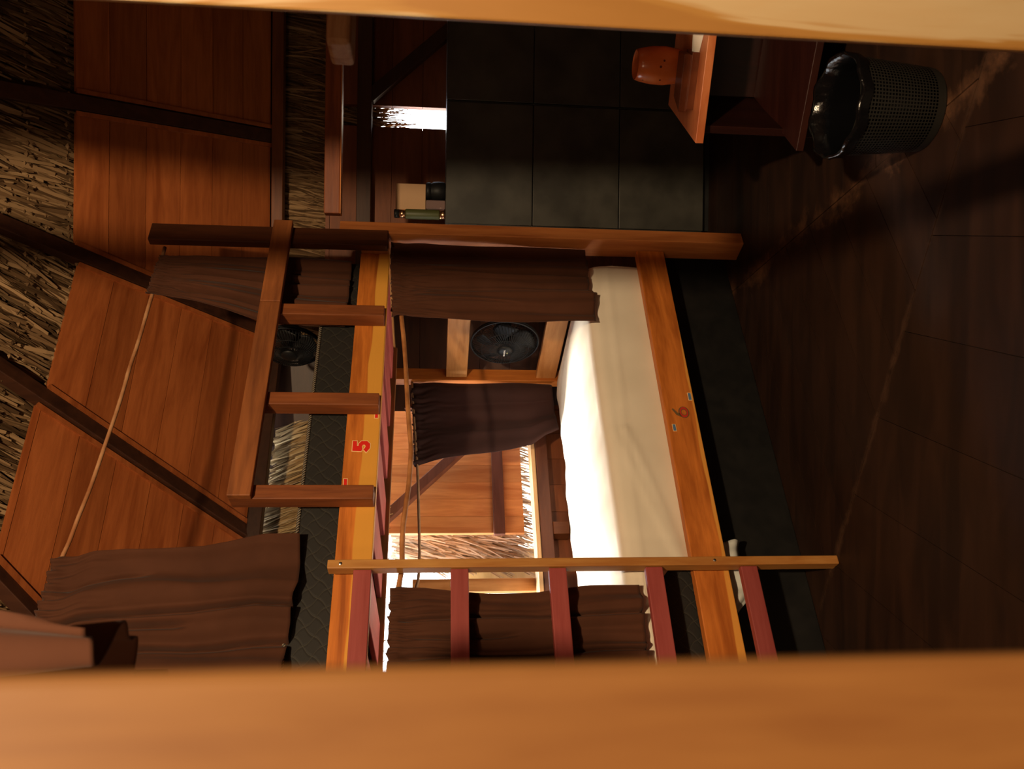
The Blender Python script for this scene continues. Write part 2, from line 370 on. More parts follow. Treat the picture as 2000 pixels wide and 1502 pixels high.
# --- thatch ---
def thatch(name, o0, e, s, n, x0, x1, y0, y1, rowstep, dens, mat, label, slant=0.25, blen=0.30, knots=True, wd=0.0045, skip=None, off=-0.06):
    mb = MB(); y = y1; r = random.Random(hash(name) & 255 if False else len(name)*7+int(x1*10))
    while y > y0:
        for _ in range(int((x1-x0)*dens)):
            x = r.uniform(x0, x1); yy = y+r.uniform(-0.02, 0.02); ln = blen*r.uniform(0.6, 1.15); sl = slant+r.uniform(-0.18, 0.18)
            d0 = r.uniform(0.0, 0.03); d1 = d0+r.uniform(0.01, 0.05); ww = wd*r.uniform(0.5, 1.5); bend = r.uniform(-0.03, 0.03); tw = r.uniform(-0.7, 0.7)
            pts = []
            for t in (0, 0.35, 0.7, 1.0):
                c = o0 + e*(x+sl*ln*t+bend*t*t) - s*(ln*t) + s*(yy) + n*(off+d0+(d1-d0)*t + 0.012*math.sin(t*PI))
                hw = ww*(1-0.55*t); side = e*hw + n*hw*tw
                pts.append((c-side, c+side))
            if skip and skip(x, yy): continue
            vs = [p for pr in pts for p in pr]; mb.add(vs, [(0,1,3,2),(2,3,5,4),(4,5,7,6)])
        if knots:
            x = x0
            while x < x1:
                x += 0.042*r.uniform(0.7, 1.3); c = o0+e*x+s*(y-0.01+r.uniform(-.008, .008))+n*(off+0.10); q = 0.0085*r.uniform(0.6, 1.2)
                vs = [c+v for v in (e*q*1.4, s*q, -e*q*1.4, -s*q, n*q, -n*q)]
                mb.add(vs, [(0,1,4),(1,2,4),(2,3,4),(3,0,4),(1,0,5),(2,1,5),(3,2,5),(0,3,5)])
        y -= rowstep
    me = bpy.data.meshes.new(name); me.from_pydata([tuple(v) for v in mb.v], [], mb.f); me.materials.append(mat)
    o = bpy.data.objects.new(name, me); COL.objects.link(o); o.location = (0, 0, ZO)
    return tag(o, label, 'thatch', kind='stuff')
o0, e, s, n = plane_frame(V[0], V[2])
hsl = (2.585-1.96)/s.z
thatch('roof_thatch', o0, e, s, n, 0.2, 2.5, hsl-0.05, hsl+0.95, 0.15, 330, M_thatch, 'dark palm thatch of the roof above the straight plank ceiling', 0.22, off=-0.105, wd=0.0085)
o0, e, s, n = plane_frame(V[2], V[4])
thatch('roof_thatch', o0, e, s, n, -0.6, 2.2, hsl-0.05, hsl+0.95, 0.15, 330, M_thatch, 'tan palm thatch of the roof above the lit orange plank ceiling', 0.22, off=-0.105, wd=0.0085)
BFo = BF.o-Vector((0, 0, ZO))
thatch('wall_thatch', BFo+BF.v*1.19, BF.u, Vector((0, 0, 1)), -BF.v, -1.3, 1.1, 1.72, 1.93, 0.06, 900, M_thatch_wall, 'tan palm leaf wall behind the upper bunk mattress', 0.3, 0.34, False)
thatch('wall_thatch', Vector((0, 4.05, 0)), Vector((1, 0, 0)), Vector((0, 0, 1)), Vector((0, -1, 0)), 0.2, 2.5, 1.72, 1.95, 0.06, 800, M_thatch, 'grey woven palm wall under the far roof beam', -0.2, 0.34, False)

# --- walls ---
W_wall = wood((0.10, 0.028, 0.010), (0.20, 0.055, 0.018), 'z', 0.5, 1.0, True)
W_dkw = wood((0.035, 0.012, 0.006), (0.07, 0.024, 0.010), 'x', 0.5, 1.0, True)
W_wall_r = wood((0.13, 0.036, 0.011), (0.22, 0.062, 0.019), 'x', 0.5, 1.0, True)
def plank_wall(name, fr, u0, u1, z0, z1, v, th, mat, horiz=False, wdt=0.14):
    mb = MB()
    for q in strips([(u0, z0), (u1, z0), (u1, z1), (u0, z1)], 0.0 if horiz else PI/2, wdt, 0.03, 0.002):
        k = len(q); mb.add([(x, v, z) for x, z in q]+[(x, v+th, z) for x, z in q], [tuple(range(k)), tuple(range(2*k-1, k-1, -1))]+[(j, (j+1) % k, (j+1) % k+k, j+k) for j in range(k)])
    bk = 0.012; mb.box((u0+.001, v+th, z0+.001), (u1-.001, v+th+bk, z1-.001))
    return struct(link(name, mb, mat, fr))
WV = 1.07
# back wall parallel to the bunk with its open window
plank_wall('wall_left', BF, 0.675, 0.76, FZ, 1.30, WV, 0.03, W_wall_r, False, 0.2)
plank_wall('wall_left', BF, -1.0, 0.67, FZ, 0.685, WV, 0.03, W_wall_r)
plank_wall('wall_left', BF, -1.0, 0.76, 1.40, 1.62, WV, 0.03, W_wall)
plank_wall('wall_left', BF, -3.06, -1.0, FZ, 1.62, WV, 0.03, W_wall_r)
plank_wall('wall_left', BF, -3.06, 1.05, 1.58, 2.0, WV+0.20, 0.03, W_dk('x'), True)
box('window_1', (-0.98, WV-0.06, 0.672), (0.68, WV+0.05, 0.692), wood((0.62, 0.36, 0.16), (0.80, 0.5, 0.25), 'x'), BF)['kind'] = 'structure'
wf = box('trim_7', (-0.245, WV+0.06, 0.60), (-0.185, WV+0.09, 1.24), W_tan('z'), BF); struct(wf)
struct(box('trim_8', (-0.98, WV-0.07, 0.615), (0.70, WV-0.001, 0.671), wood((0.09, 0.028, 0.014), (0.15, 0.05, 0.025), 'x'), BF))
struct(box('trim_9', (-0.03, WV-0.07, 0.54), (0.03, WV-0.001, 0.614), W_rb('z'), BF))
# far straight wall with a slit of daylight
plank_wall('wall_far', WF, -0.14, 0.40, FZ, 1.70, 4.0, 0.03, W_dkw, True, 0.15)
plank_wall('wall_far', WF, 0.401, 1.272, FZ, 1.70, 4.0, 0.03, W_wall_r, True, 0.15)
plank_wall('wall_far', WF, 1.378, 3.1, FZ, 1.70, 4.0, 0.03, W_wall_r, True, 0.15)
plank_wall('wall_far', WF, 1.272, 1.378, FZ, 0.95, 4.0, 0.03, W_wall_r, True, 0.15)
struct(box('wall_far', (-0.35, 4.09, 1.60), (3.1, 4.12, 2.05), W_dk('x'), bevel=0))
struct(box('trim_10', (0.25, 3.93, 1.475), (3.0, 3.999, 1.545), W_dk('x')))
mb = MB(); mb.bar((1.80, 3.965, 1.05), (1.40, 3.965, 1.49), 0.06, 0.05, (0, 1, 0)); struct(link('trim_11', mb, W_dk('x'), WF, (1.6, 3.96, 1.3), bevel=0.003))
struct(box('trim_12', (1.30, 3.955, 1.06), (1.36, 4.05, 1.13), W_rb('x'))) if False else None
thatch('hanging_thatch', Vector((0, 4.09, 0)), Vector((1, 0, 0)), Vector((0, 0, 1)), Vector((0, -1, 0)), 1.25, 1.40, 1.50, 1.62, 0.07, 260, M_thatch, 'loose palm strands hanging into the bright slit in the far wall', 0.05, 0.28, False, 0.003)
# remaining walls, out of the picture
WD = W_dk('z')
struct(box('wall_right', (3.08, -1.75, FZ), (3.12, 5.0, 3.45), WD, bevel=0))
struct(box('wall_back', (-3.6, -1.75, FZ), (3.1, -1.71, 3.45), WD, bevel=0))
struct(box('wall_front_left', (-3.1, -3.6, FZ), (-3.06, WV+0.15, 3.45), WD, BF, bevel=0))
# outside: neighbouring lean-to, eave thatch, pale ground
lean = root('lean_to', 'orange vertical plank lean-to wall outside the open window', 'lean-to', BF, (0.57, 1.45, FZ))
mb = MB()
W_out = wood((0.50, 0.17, 0.045), (0.70, 0.30, 0.095), 'z', 0.6, 1.0, True)
for q in strips([(0.173, 0.69), (0.93, 0.69), (0.93, 1.39), (0.173, 1.39)], PI/2, 0.098, 0.03, 0.0015):
    k = len(q); mb.add([(x-0.57, 0, z-FZ) for x, z in q]+[(x-0.57, 0.025, z-FZ) for x, z in q], [tuple(range(k)), tuple(range(2*k-1, k-1, -1))]+[(j, (j+1) % k, (j+1) % k+k, j+k) for j in range(k)])
link('plank_wall', mb, W_out, parent=lean)
mb = MB(); mb.box((-0.415, -0.03, 0.79-FZ), (0.36, -0.001, 0.848-FZ)); link('batten', mb, wood((0.13, 0.045, 0.025), (0.2, 0.075, 0.045), 'x'), parent=lean, bevel=0.003)
mb = MB(); mb.bar((-0.48, -0.06, 1.60), (0.16, -0.06, 0.98), 0.05, 0.055, (0, 1, 0)); link('brace', mb, wood((0.13, 0.045, 0.025), (0.2, 0.075, 0.045), 'x'), parent=lean, bevel=0.003)
mb = MB(); mb.box((0.30, 0.03, 0), (0.36, 0.09, 1.45)); link('post', mb, W_rb('z'), parent=lean, bevel=0.003)
thatch('eave_thatch', BFo+BF.v*1.74, BF.u, Vector((0, 0, 1)), -BF.v, 0.18, 1.15, 0.80, 1.36, 0.07, 420, M_thatch_out, 'pale sunlit palm thatch hanging outside behind the lean-to planks', -0.35, 0.26, False, 0.007)
box('outdoor_board', (0.03, 1.86, FZ-0.1), (0.26, 1.89, 0.98), wood((0.66, 0.45, 0.2), (0.8, 0.6, 0.33), 'x'), BF, (0.15, 1.86, FZ-0.1))
tag(bpy.data.objects['outdoor_board'], 'pale sunlit board outside the window left of the hanging thatch', 'board')
mb = MB()
for q in strips([(-1.6, FZ-0.1), (-0.0, FZ-0.1), (-0.0, 1.28), (-1.6, 1.28)], PI/2, 0.13, 0.02, 0.002):
    k = len(q); mb.add([(x, 2.0, z) for x, z in q]+[(x, 2.02, z) for x, z in q], [tuple(range(k)), tuple(range(2*k-1, k-1, -1))]+[(j, (j+1) % k, (j+1) % k+k, j+k) for j in range(k)])
tag(link('shed_wall', mb, W_wall_r, BF, (-0.8, 2.0, FZ-0.1)), 'reddish brown plank fence outside, left of the pale sunlit board', 'fence')
mb = MB(); mb.box((-14, WV+0.3, FZ-0.16), (14, 16, FZ-0.1)); struct(link('ground', mb, plain('sand', (0.55, 0.45, 0.33), 0.9, col2=(0.66, 0.56, 0.42), nscale=3), BF))

# ================= BUNK BED =================
bed = root('bunk_bed', 'orange varnished two-tier bunk bed frame with beds numbered 5 and 6', 'bunk bed', BF, (0, 0, FZ))
def bp(name, a, b, mat, bevel=0.003):
    return box(name, (a[0], a[1], a[2]-FZ), (b[0], b[1], b[2]-FZ), mat, parent=bed, bevel=bevel)
UL = -1.22
SAP = (0.80, 0.40, 0.075)
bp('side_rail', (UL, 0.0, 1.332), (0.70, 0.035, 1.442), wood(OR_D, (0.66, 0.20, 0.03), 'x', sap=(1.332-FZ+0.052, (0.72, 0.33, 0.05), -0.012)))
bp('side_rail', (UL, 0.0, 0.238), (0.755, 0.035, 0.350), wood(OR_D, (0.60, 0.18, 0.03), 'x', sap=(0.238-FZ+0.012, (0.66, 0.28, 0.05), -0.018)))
bp('side_rail', (UL, 0.865, 1.345), (0.76, 0.90, 1.442), W_or('x')); bp('support_rail', (UL+0.03, 0.60, 1.322), (0.698, 0.625, 1.41), wood((0.20, 0.07, 0.022), (0.32, 0.13, 0.045), 'x')); bp('side_rail', (UL, 0.865, 0.238), (0.74, 0.90, 0.350), W_or('x'))
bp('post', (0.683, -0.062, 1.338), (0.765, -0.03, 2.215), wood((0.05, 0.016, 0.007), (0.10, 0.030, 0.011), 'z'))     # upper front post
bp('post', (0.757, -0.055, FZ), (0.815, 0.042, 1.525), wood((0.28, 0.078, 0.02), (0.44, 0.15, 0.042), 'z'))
bp('post', (0.70, 0.855, FZ), (0.765, 0.905, 1.44), W_or('z')); bp('post', (UL-0.06, -0.03, FZ), (UL, 0.06, 1.9), W_or('z')); bp('post', (UL-0.06, 0.85, FZ), (UL, 0.91, 1.5), W_or('z'))
bp('end_rail', (0.70, -0.028, 1.335), (0.755, 0.86, 1.44), W_tan('y')); bp('end_rail', (0.70, 0.036, 0.238), (0.755, 0.855, 0.33), W_or('y'))
bp('end_rail', (UL, 0.04, 1.335), (UL+0.03, 0.86, 1.43), W_or('y')); bp('end_rail', (UL, 0.04, 0.238), (UL+0.03, 0.86, 0.33), W_or('y'))
bp('end_slat', (0.715, 0.042, 1.00), (0.745, 0.855, 1.10), W_tan('y')); bp('end_slat', (0.715, 0.042, 0.57), (0.745, 0.855, 0.665), W_tan('y'))
# guard rail of the upper bed in two lengths, on three uprights
gm = wood((0.17, 0.05, 0.014), (0.33, 0.105, 0.028), 'x', 0.6)
bp('guard_rail', (0.375, -0.09, 1.695), (0.775, -0.0625, 1.765), gm); bp('guard_rail', (-0.378, -0.09, 1.695), (0.373, -0.0625, 1.765), gm)
for u in (0.365, -0.012, -0.352): bp('baluster', (u-0.024, -0.062, 1.335), (u+0.024, -0.001, 1.765), wood((0.15, 0.040, 0.011), (0.27, 0.078, 0.021), 'z', 0.6))
# painted slats under the upper mattress, and those of the lower bed
for k in range(8):
    u0 = UL+0.03+k*0.245
    bp('bed_slat', (u0, 0.036, 1.338), (u0+0.15, 0.598, 1.356), wood((0.34, 0.06, 0.06), (0.46, 0.10, 0.095), 'y', 0.6))
    bp('bed_slat', (u0, 0.036, 0.305), (u0+0.135, 0.864, 0.323), wood((0.34, 0.06, 0.06), (0.46, 0.10, 0.095), 'y', 0.6))
bp('base_panel', (UL, 0.145, FZ), (0.96, 0.165, 0.236), M_black)
# bolts and knots
def disc(u, v, z, r, mat, name='bolt', parent=bed, th=0.003):
    mb = MB(); c = [(u+r*math.cos(2*PI*k/16), v, z-FZ+r*math.sin(2*PI*k/16)) for k in range(16)]; d = [(x, v-th, z) for x, _, z in c]
    mb.add(c+d, [tuple(range(16)), tuple(range(31, 15, -1))]+[(j, (j+1) % 16, (j+1) % 16+16, j+16) for j in range(16)])
    return link(name, mb, mat, parent=parent)
# stickers
def poly_sticker(name, pts, v, th, mat, label=None):
    mb = MB(); k = len(pts); mb.add([(u, v, z-FZ) for u, z in pts]+[(u, v-th, z-FZ) for u, z in pts], [tuple(range(k)), tuple(range(2*k-1, k-1, -1))]+[(j, (j+1) % k, (j+1) % k+k, j+k) for j in range(k)])
    o = link(name, mb, mat, parent=bed)
    if label: o['label'] = label
    return o
def grow(pts, d):
    out = []; n = len(pts); area = sum(pts[i][0]*pts[(i+1) % n][1]-pts[(i+1) % n][0]*pts[i][1] for i in range(n)); sg = 1 if area > 0 else -1
    for i in range(n):
        a, b, c = Vector(pts[i-1]), Vector(pts[i]), Vector(pts[(i+1) % n]); e1 = (b-a).normalized(); e2 = (c-b).normalized()
        n1 = Vector((e1.y, -e1.x))*sg; n2 = Vector((e2.y, -e2.x))*sg; nn = (n1+n2); nn = nn.normalized() if nn.length > 1e-4 else n1
        k = min(1.6, 1/max(0.4, nn.dot(n1))); p = b+nn*d*k; out.append((p.x, p.y))
    return out
five = [(-0.175, 1.416), (-0.138, 1.416), (-0.138, 1.403), (-0.156, 1.402), (-0.156, 1.397), (-0.148, 1.397), (-0.138, 1.388), (-0.138, 1.370), (-0.148, 1.360), (-0.165, 1.360), (-0.180, 1.371), (-0.169, 1.381), (-0.164, 1.376), (-0.157, 1.374), (-0.152, 1.377), (-0.152, 1.383), (-0.159, 1.386), (-0.169, 1.384), (-0.176, 1.387)]
d1 = [(-0.018, 1.350), (-0.018, 1.340), (-0.048, 1.340), (-0.048, 1.350)]; d2 = [(-0.277, 1.435), (-0.277, 1.425), (-0.308, 1.424), (-0.309, 1.434)]
for nm, p, lb in (('number_sticker', five, 'red block number 5 sticker'), ('dash_sticker', d1, 'red dash sticker'), ('dash_sticker', d2, 'red dash sticker')):
    poly_sticker(nm+'_edge' if False else nm, grow(p, 0.0022), 0.0, 0.0008, M_cream, lb+' edge'); poly_sticker(nm, p, -0.0008, 0.0006, M_red, lb)
e1 = [(0.066, 0.257), (0.066, 0.247), (0.037, 0.247), (0.037, 0.257)]; e2 = [(-0.065, 0.333), (-0.065, 0.324), (-0.090, 0.323), (-0.090, 0.333)]
for p in (e1, e2):
    poly_sticker('dash_sticker', grow(p, 0.0018), 0.0, 0.0008, M_cream, 'pale edge of blue dash sticker'); poly_sticker('dash_sticker', p, -0.0008, 0.0006, M_blue, 'blue dash sticker')
mb = MB(); cx, cz = -0.0145, 0.284-FZ     # the figure 6: a ring with a tail
ringp = lambda rx, rz, c: [(cx+rx*math.cos(t), c, cz+rz*math.sin(t)) for t in (2*PI*k/32 for k in range(32))]
def ringmesh(rx0, rz0, rx1, rz1, v0, v1):
    m_ = MB(); a = ringp(rx0, rz0, v0); b = ringp(rx1, rz1, v0); c = ringp(rx1, rz1, v1); d = ringp(rx0, rz0, v1); vs = a+b+c+d; fs = []
    for k in range(32):
        l = (k+1) % 32
        for q in range(4): r_ = (q+1) % 4; fs.append((q*32+k, q*32+l, r_*32+l, r_*32+k))
    m_.add(vs, fs); return m_
m6 = ringmesh(0.0235, 0.0195, 0.0105, 0.0085, -0.0001, -0.0008)
tail = [(-0.036, 0.290), (-0.026, 0.312), (-0.002, 0.326), (0.002, 0.321), (-0.016, 0.307), (-0.022, 0.292)]
k = len(tail); m6.add([(u, -0.0001, z-FZ) for u, z in tail]+[(u, -0.0008, z-FZ) for u, z in tail], [tuple(range(k)), tuple(range(2*k-1, k-1, -1))]+[(j, (j+1) % k, (j+1) % k+k, j+k) for j in range(k)])
link('number_sticker', m6, M_olive, parent=bed)['label'] = 'dull outline of number 6'
link('number_sticker', ringmesh(0.0215, 0.0150, 0.0130, 0.0105, -0.0008, -0.0014), M_redfade, parent=bed)['label'] = 'faded red number 6 sticker'

# ---- ladder with red rungs ----
lad = root('bunk_ladder', 'narrow wooden ladder with red rungs standing against the bunk bed', 'ladder', BF, (-0.75, -0.05, FZ))
def lp(name, a, b, mat): return box(name, (a[0]+0.75, a[1]+0.05, a[2]-FZ), (b[0]+0.75, b[1]+0.05, b[2]-FZ), mat, parent=lad)
lm = wood((0.40, 0.15, 0.033), (0.58, 0.28, 0.075), 'z', 0.5)
lp('upright', (-0.605, -0.082, FZ), (-0.578, -0.036, 1.452), lm); lp('upright', (-0.965, -0.082, FZ), (-0.938, -0.036, 1.452), lm)
for z in (1.352, 1.073, 0.785, 0.495, 0.203): lp('rung', (-0.937, -0.074, z-0.026), (-0.606, -0.050, z+0.026), M_rung)
for z in (1.415, 0.31):
    mb = MB(); mb.lathe([(0.0045, 0), (0.0045, 0.003), (0.002, 0.004)], (0, 0, 0), 12, True, True)
    o = link('bolt', mb, M_metal, parent=lad); o.rotation_euler = (PI/2, 0, 0); o.location = (-0.5915+0.75, -0.082+0.05, z-FZ)

# ================= MATTRESSES & SHEET =================
def rbox_mesh(a, b, r, nseg=4):
    mb = MB(); mb.box(a, b); return mb
def mattress(base, a, b, label, r=0.02):
    o = box('mattress', a, b, M_quilt, BF, base, bevel=0); bm_ = o.modifiers.new('b', 'BEVEL'); bm_.width = r; bm_.segments = 4
    return tag(o, label, 'mattress')
mu = mattress((-0.2, 0.45, 1.42), (UL+0.04, 0.045, 1.420), (0.695, 0.86, 1.575), 'black quilted mattress on the upper bed number 5')
def piping(parent, base, u0, u1, v0, v1, z, r=0.006):
    p = []
    for (x, y) in ((u0, v0), (u1, v0), (u1, v1), (u0, v1)): p.append((x-base[0], y-base[1], z-base[2]))
    pts = []
    for i in range(4):
        a_, b_ = Vector(p[i]), Vector(p[(i+1) % 4])
        for t in range(10): pts.append(a_.lerp(b_, (t+0.5)/10))
    mb = MB(); mb.tube(pts, r, 8, True); return link('piping', mb, M_rope, parent=parent, smooth=True)
piping(mu, (-0.2, 0.45, 1.42), UL+0.045, 0.69, 0.047, 0.858, 1.570)
ml = mattress((-0.2, 0.45, 0.325), (UL+0.04, 0.052, 0.325), (0.69, 0.86, 0.535), 'black quilted mattress under the cream sheet on the lower bed number 6')
# sheet draped over the lower mattress
def sheet():
    r = random.Random(3); NU, pts = 150, []
    ph = [r.uniform(0, 6) for _ in range(12)]
    def wr(u, s):
        return (0.004*math.sin(u*9+ph[0]+s*3)+0.003*math.sin(u*23+ph[1]+s*11)+0.0015*math.sin(u*61+ph[2]-s*23))
    u0, u1 = UL+0.03, 0.695
    for i in range(NU+1):
        u = u0+(u1-u0)*i/NU; row = []
        if u > -0.56: zb = 0.332
        else: zb = 0.332+min(0.11, (-0.56-u)*0.9+0.075)
        zt = 0.560+0.008*math.sin((u+0.3)*2.2)-0.01*max(0, (u-0.55)/0.14)**2
        prof = []
        for t in range(14): prof.append((0.862, 0.40+(zt-0.42)*t/13))
        for t in range(1, 26): prof.append((0.862-(0.862-0.085)*t/26, zt+0.012*math.sin(PI*t/26)-0.004*(t/26)))
        R_ = 0.045
        for t in range(0, 8): a_ = PI/2*t/7; prof.append((0.085-R_*math.sin(a_), zt-R_+R_*math.cos(a_)))
        for t in range(1, 16): prof.append((0.040-0.004*math.sin(PI*t/15), zt-R_-(zt-R_-zb)*t/15))
        for j, (v, z) in enumerate(prof):
            s_ = j/len(prof); d = wr(u, s_)
            # long creases running along the side and a diagonal pull near the left half
            fr_ = max(0.0, (s_-0.62)/0.38); cre = 0.004*math.exp(-((fr_-0.42-0.05*math.sin(u*3))/0.03)**2)
            if u < -0.05: cre += 0.008*math.exp(-((fr_-0.25-(-0.05-u)*1.1)/0.05)**2)*fr_+0.005*math.exp(-((fr_-0.55-(-0.2-u)*0.9)/0.05)**2)
            row.append((u, v-d*0.3-(cre if fr_ > 0 else 0), z+(d if s_ < 0.62 else 0)))
        pts.append(row)
    # closed right end drop
    mb = MB(); mb.grid(pts)
    last = pts[-1]; endp = []
    for k in range(1, 9):
        t = k/8; endp.append([(u1+0.008+0.004*math.sin(t*6), v*(1-0.02)+0.009, max(0.34, z-0.0*t) if False else z*(1-t)+min(z, 0.36)*t) for (_, v, z) in last])
    mb.grid([last]+endp)
    return mb
mb = sheet(); o = link('bed_sheet', mb, M_sheet, BF, (-0.2, 0.45, 0.33), smooth=True, solid=0.003); tag(o, 'cream fitted sheet stretched over the lower mattress', 'bed sheet')
# corner of cloth hanging under the lower rail
mb = MB(); g = []
for i in range(24):
    t = i/23; u = -0.47-0.24*t; row = []
    for j in range(14):
        s_ = j/13; zb = 0.160+0.012*math.sin(t*7)+(0.05*max(0, t-0.7)/0.3); row.append((u, 0.058+0.014*math.sin(s_*13+t*2)+0.005*math.sin(t*22), 0.235+0.055-(0.29-zb)*s_))
    g.append(row)
mb.grid(g); tag(link('crumpled_cloth', mb, plain('grey_cloth', (0.55, 0.55, 0.50), 0.8), BF, (-0.58, 0.07, 0.2), smooth=True, solid=0.004), 'crumpled pale grey cloth hanging below the lower side rail behind the ladder', 'cloth')

# ================= CURTAINS AND BRANCH RODS =================
def interp(poly, z):
    p = sorted(poly, key=lambda q: q[1])
    if z <= p[0][1]: return p[0][0]
    for a, b in zip(p, p[1:]):
        if z <= b[1]: return a[0]+(b[0]-a[0])*(z-a[1])/(b[1]-a[1] or 1)
    return p[-1][0]
def interp_u(poly, u):
    p = sorted(poly)
    if u <= p[0][0]: return p[0][1]
    for a, b in zip(p, p[1:]):
        if u <= b[0]: return a[1]+(b[1]-a[1])*(u-a[0])/(b[0]-a[0] or 1)
    return p[-1][1]
def curtain(label, fr, Lp, Rp, Bp, v, folds, amp, seed, mat, group=None, ruffle=0.011, nu=170, nz=70, deep=None, base=None, lean=0.0):
    r = random.Random(seed); ph = [r.uniform(0, 2*PI) for _ in range(8)]; g = []
    zt0, zt1 = Lp[0][1], Rp[0][1]
    for i in range(nu+1):
        s_ = i/nu; zt = zt0+(zt1-zt0)*s_; ub = Lp[-1][0]+(Rp[-1][0]-Lp[-1][0])*s_
        zb = interp_u(Bp, ub) if Bp else Lp[-1][1]+(Rp[-1][1]-Lp[-1][1])*s_
        zt += ruffle*0.5*math.sin(s_*95+ph[5])*(0.5+0.5*math.sin(s_*31)); row = []
        for j in range(nz+1):
            t = j/nz; z = zt+(zb-zt)*t; uL, uR = interp(Lp, z), interp(Rp, z); k = min(1, t/0.18)
            a_ = s_+0.015*math.sin(t*3+ph[0])
            f1 = math.sin(a_*folds*2*PI+ph[1]+0.8*math.sin(t*2.1+ph[2])); f1 = math.copysign(abs(f1)**0.7, f1)
            f2 = math.sin(a_*folds*2.7*2*PI+ph[3]+t*1.3)*0.35
            rf = (math.sin(a_*folds*7*2*PI+ph[4]+1.3*math.sin(t*22+s_*9))+0.7*math.sin(a_*folds*12.3*2*PI+ph[6]+1.5*math.sin(t*31)))*math.exp(-t/0.09)
            d = amp*(0.25+0.75*k)*(f1+f2)+ruffle*0.75*rf+lean*t
            if deep:
                for (c, wd_, dp, t0, t1) in deep:
                    env = max(0, min(1, (t-t0)/0.08))*max(0, min(1, (t1-t)/0.08+0.2)); d += dp*env*math.exp(-((s_-c-0.02*math.sin(t*3))/wd_)**2)
            # the sleeve that the rod runs through
            if 0.015 < t < 0.05: d -= 0.003
            row.append((uL+(uR-uL)*s_+0.004*math.sin(t*9+s_*20), v+d, z))
        g.append(row)
    mb = MB(); mb.grid(g); base = base or ((Lp[0][0]+Rp[0][0])/2, v, zt0)
    o = link('curtain', mb, mat, fr, base, smooth=True, solid=0.0016); tag(o, label, 'curtain', group); return o
A_L = [(0.396, 1.312), (0.392, 1.153), (0.385, 0.964), (0.376, 0.753), (0.383, 0.545)]
A_R = [(0.745, 1.328), (0.748, 1.056), (0.751, 0.747), (0.755, 0.568)]
A_B = [(0.807, 0.560), (0.574, 0.560), (0.547, 0.566), (0.53, 0.545), (0.386, 0.555)]
curtain('brown curtain gathered at the right end of the lower bed, beside the fan', BF, A_L, A_R, A_B, -0.002, 2.5, 0.010, 4, M_curt, deep=[(0.38, 0.014, 0.045, 0.05, 1.1), (0.62, 0.012, 0.03, 0.2, 1.1), (0.2, 0.01, 0.012, 0.0, 0.6)])
B_R = [(-0.638, 1.275), (-0.645, 1.128), (-0.653, 0.991), (-0.655, 0.837), (-0.638, 0.679), (-0.632, 0.528)]
curtain('brown curtain behind the red ladder rungs at the left of the lower bed', BF, [(-1.17, 1.275), (-1.16, 0.9), (-1.15, 0.53)], B_R, [(-1.15, 0.53), (-0.853, 0.532), (-0.765, 0.526), (-0.719, 0.529), (-0.672, 0.523), (-0.632, 0.528)], -0.006, 4, 0.012, 9, M_curt, deep=[(0.83, 0.012, 0.03, 0.0, 1.1), (0.62, 0.014, 0.035, 0.0, 1.1), (0.73, 0.01, 0.02, 0.0, 0.5)])
C_R = [(0.667, 2.19), (0.675, 2.033), (0.675, 1.807), (0.672, 1.475)]
C_L = [(0.485, 2.20), (0.449, 2.024), (0.418, 1.911), (0.36, 1.759), (0.345, 1.613), (0.349, 1.478)]
curtain('dark brown curtain hanging between the upper post and the guard rail', BF, C_L, C_R, None, 0.02, 3, 0.010, 5, M_curt, deep=[(0.25, 0.025, 0.02, 0.1, 1.1), (0.62, 0.02, 0.02, 0.1, 1.1)])
D_R = [(-0.535, 2.247), (-0.534, 2.179), (-0.514, 2.134), (-0.503, 2.05), (-0.499, 1.933), (-0.5, 1.83), (-0.489, 1.757), (-0.465, 1.655), (-0.461, 1.552)]
D_B = [(-0.461, 1.552), (-0.611, 1.541), (-0.642, 1.552), (-0.761, 1.554), (-0.846, 1.561), (-1.15, 1.55)]
curtain('warm brown curtain at the left of the upper bed, above the ladder', BF, [(-1.16, 2.25), (-1.15, 1.9), (-1.14, 1.55)], D_R, D_B, 0.0, 3, 0.013, 12, M_curt, deep=[(0.68, 0.012, 0.045, 0.02, 1.1), (0.63, 0.012, 0.03, 0.0, 0.6), (0.52, 0.012, 0.04, 0.1, 1.1), (0.85, 0.01, 0.02, 0.0, 0.4)])
E_L = [(0.241, 1.240), (0.28, 1.101), (0.302, 0.985), (0.33, 0.798), (0.349, 0.703), (0.398, 0.64), (0.432, 0.573)]
E_R = [(0.692, 1.265), (0.694, 1.029), (0.695, 0.782), (0.697, 0.590)]
curtain('plum brown curtain on the window side of the lower bed, tucked behind the mattress', BF, E_L, E_R, None, 0.88, 1.3, 0.012, 21, M_curt2)
def rod(label, pts, v, r, mat, sag=0.0):
    P = []
    for a, b in zip(pts, pts[1:]):
        for t in range(6): k = t/6; P.append((a[0]+(b[0]-a[0])*k, v+0.004*math.sin(a[0]*9+k*2), a[1]+(b[1]-a[1])*k+random.uniform(-.0012, .0012)))
    P.append((pts[-1][0], v, pts[-1][1]))
    # smooth
    for _ in range(3): P = [P[0]]+[tuple((P[i-1][k]+2*P[i][k]+P[i+1][k])/4 for k in range(3)) for i in range(1, len(P)-1)]+[P[-1]]
    mb = MB(); mb.tube(P, r, 10, False, 0.05); o = link('branch_rod', mb, mat, BF, (P[0][0], v, P[0][2]), smooth=True)
    return tag(o, label, 'curtain rod')
M_branch = plain('bark_branch', (0.26, 0.09, 0.025), 0.6, col2=(0.50, 0.21, 0.07), nscale=18, bmp=0.4)
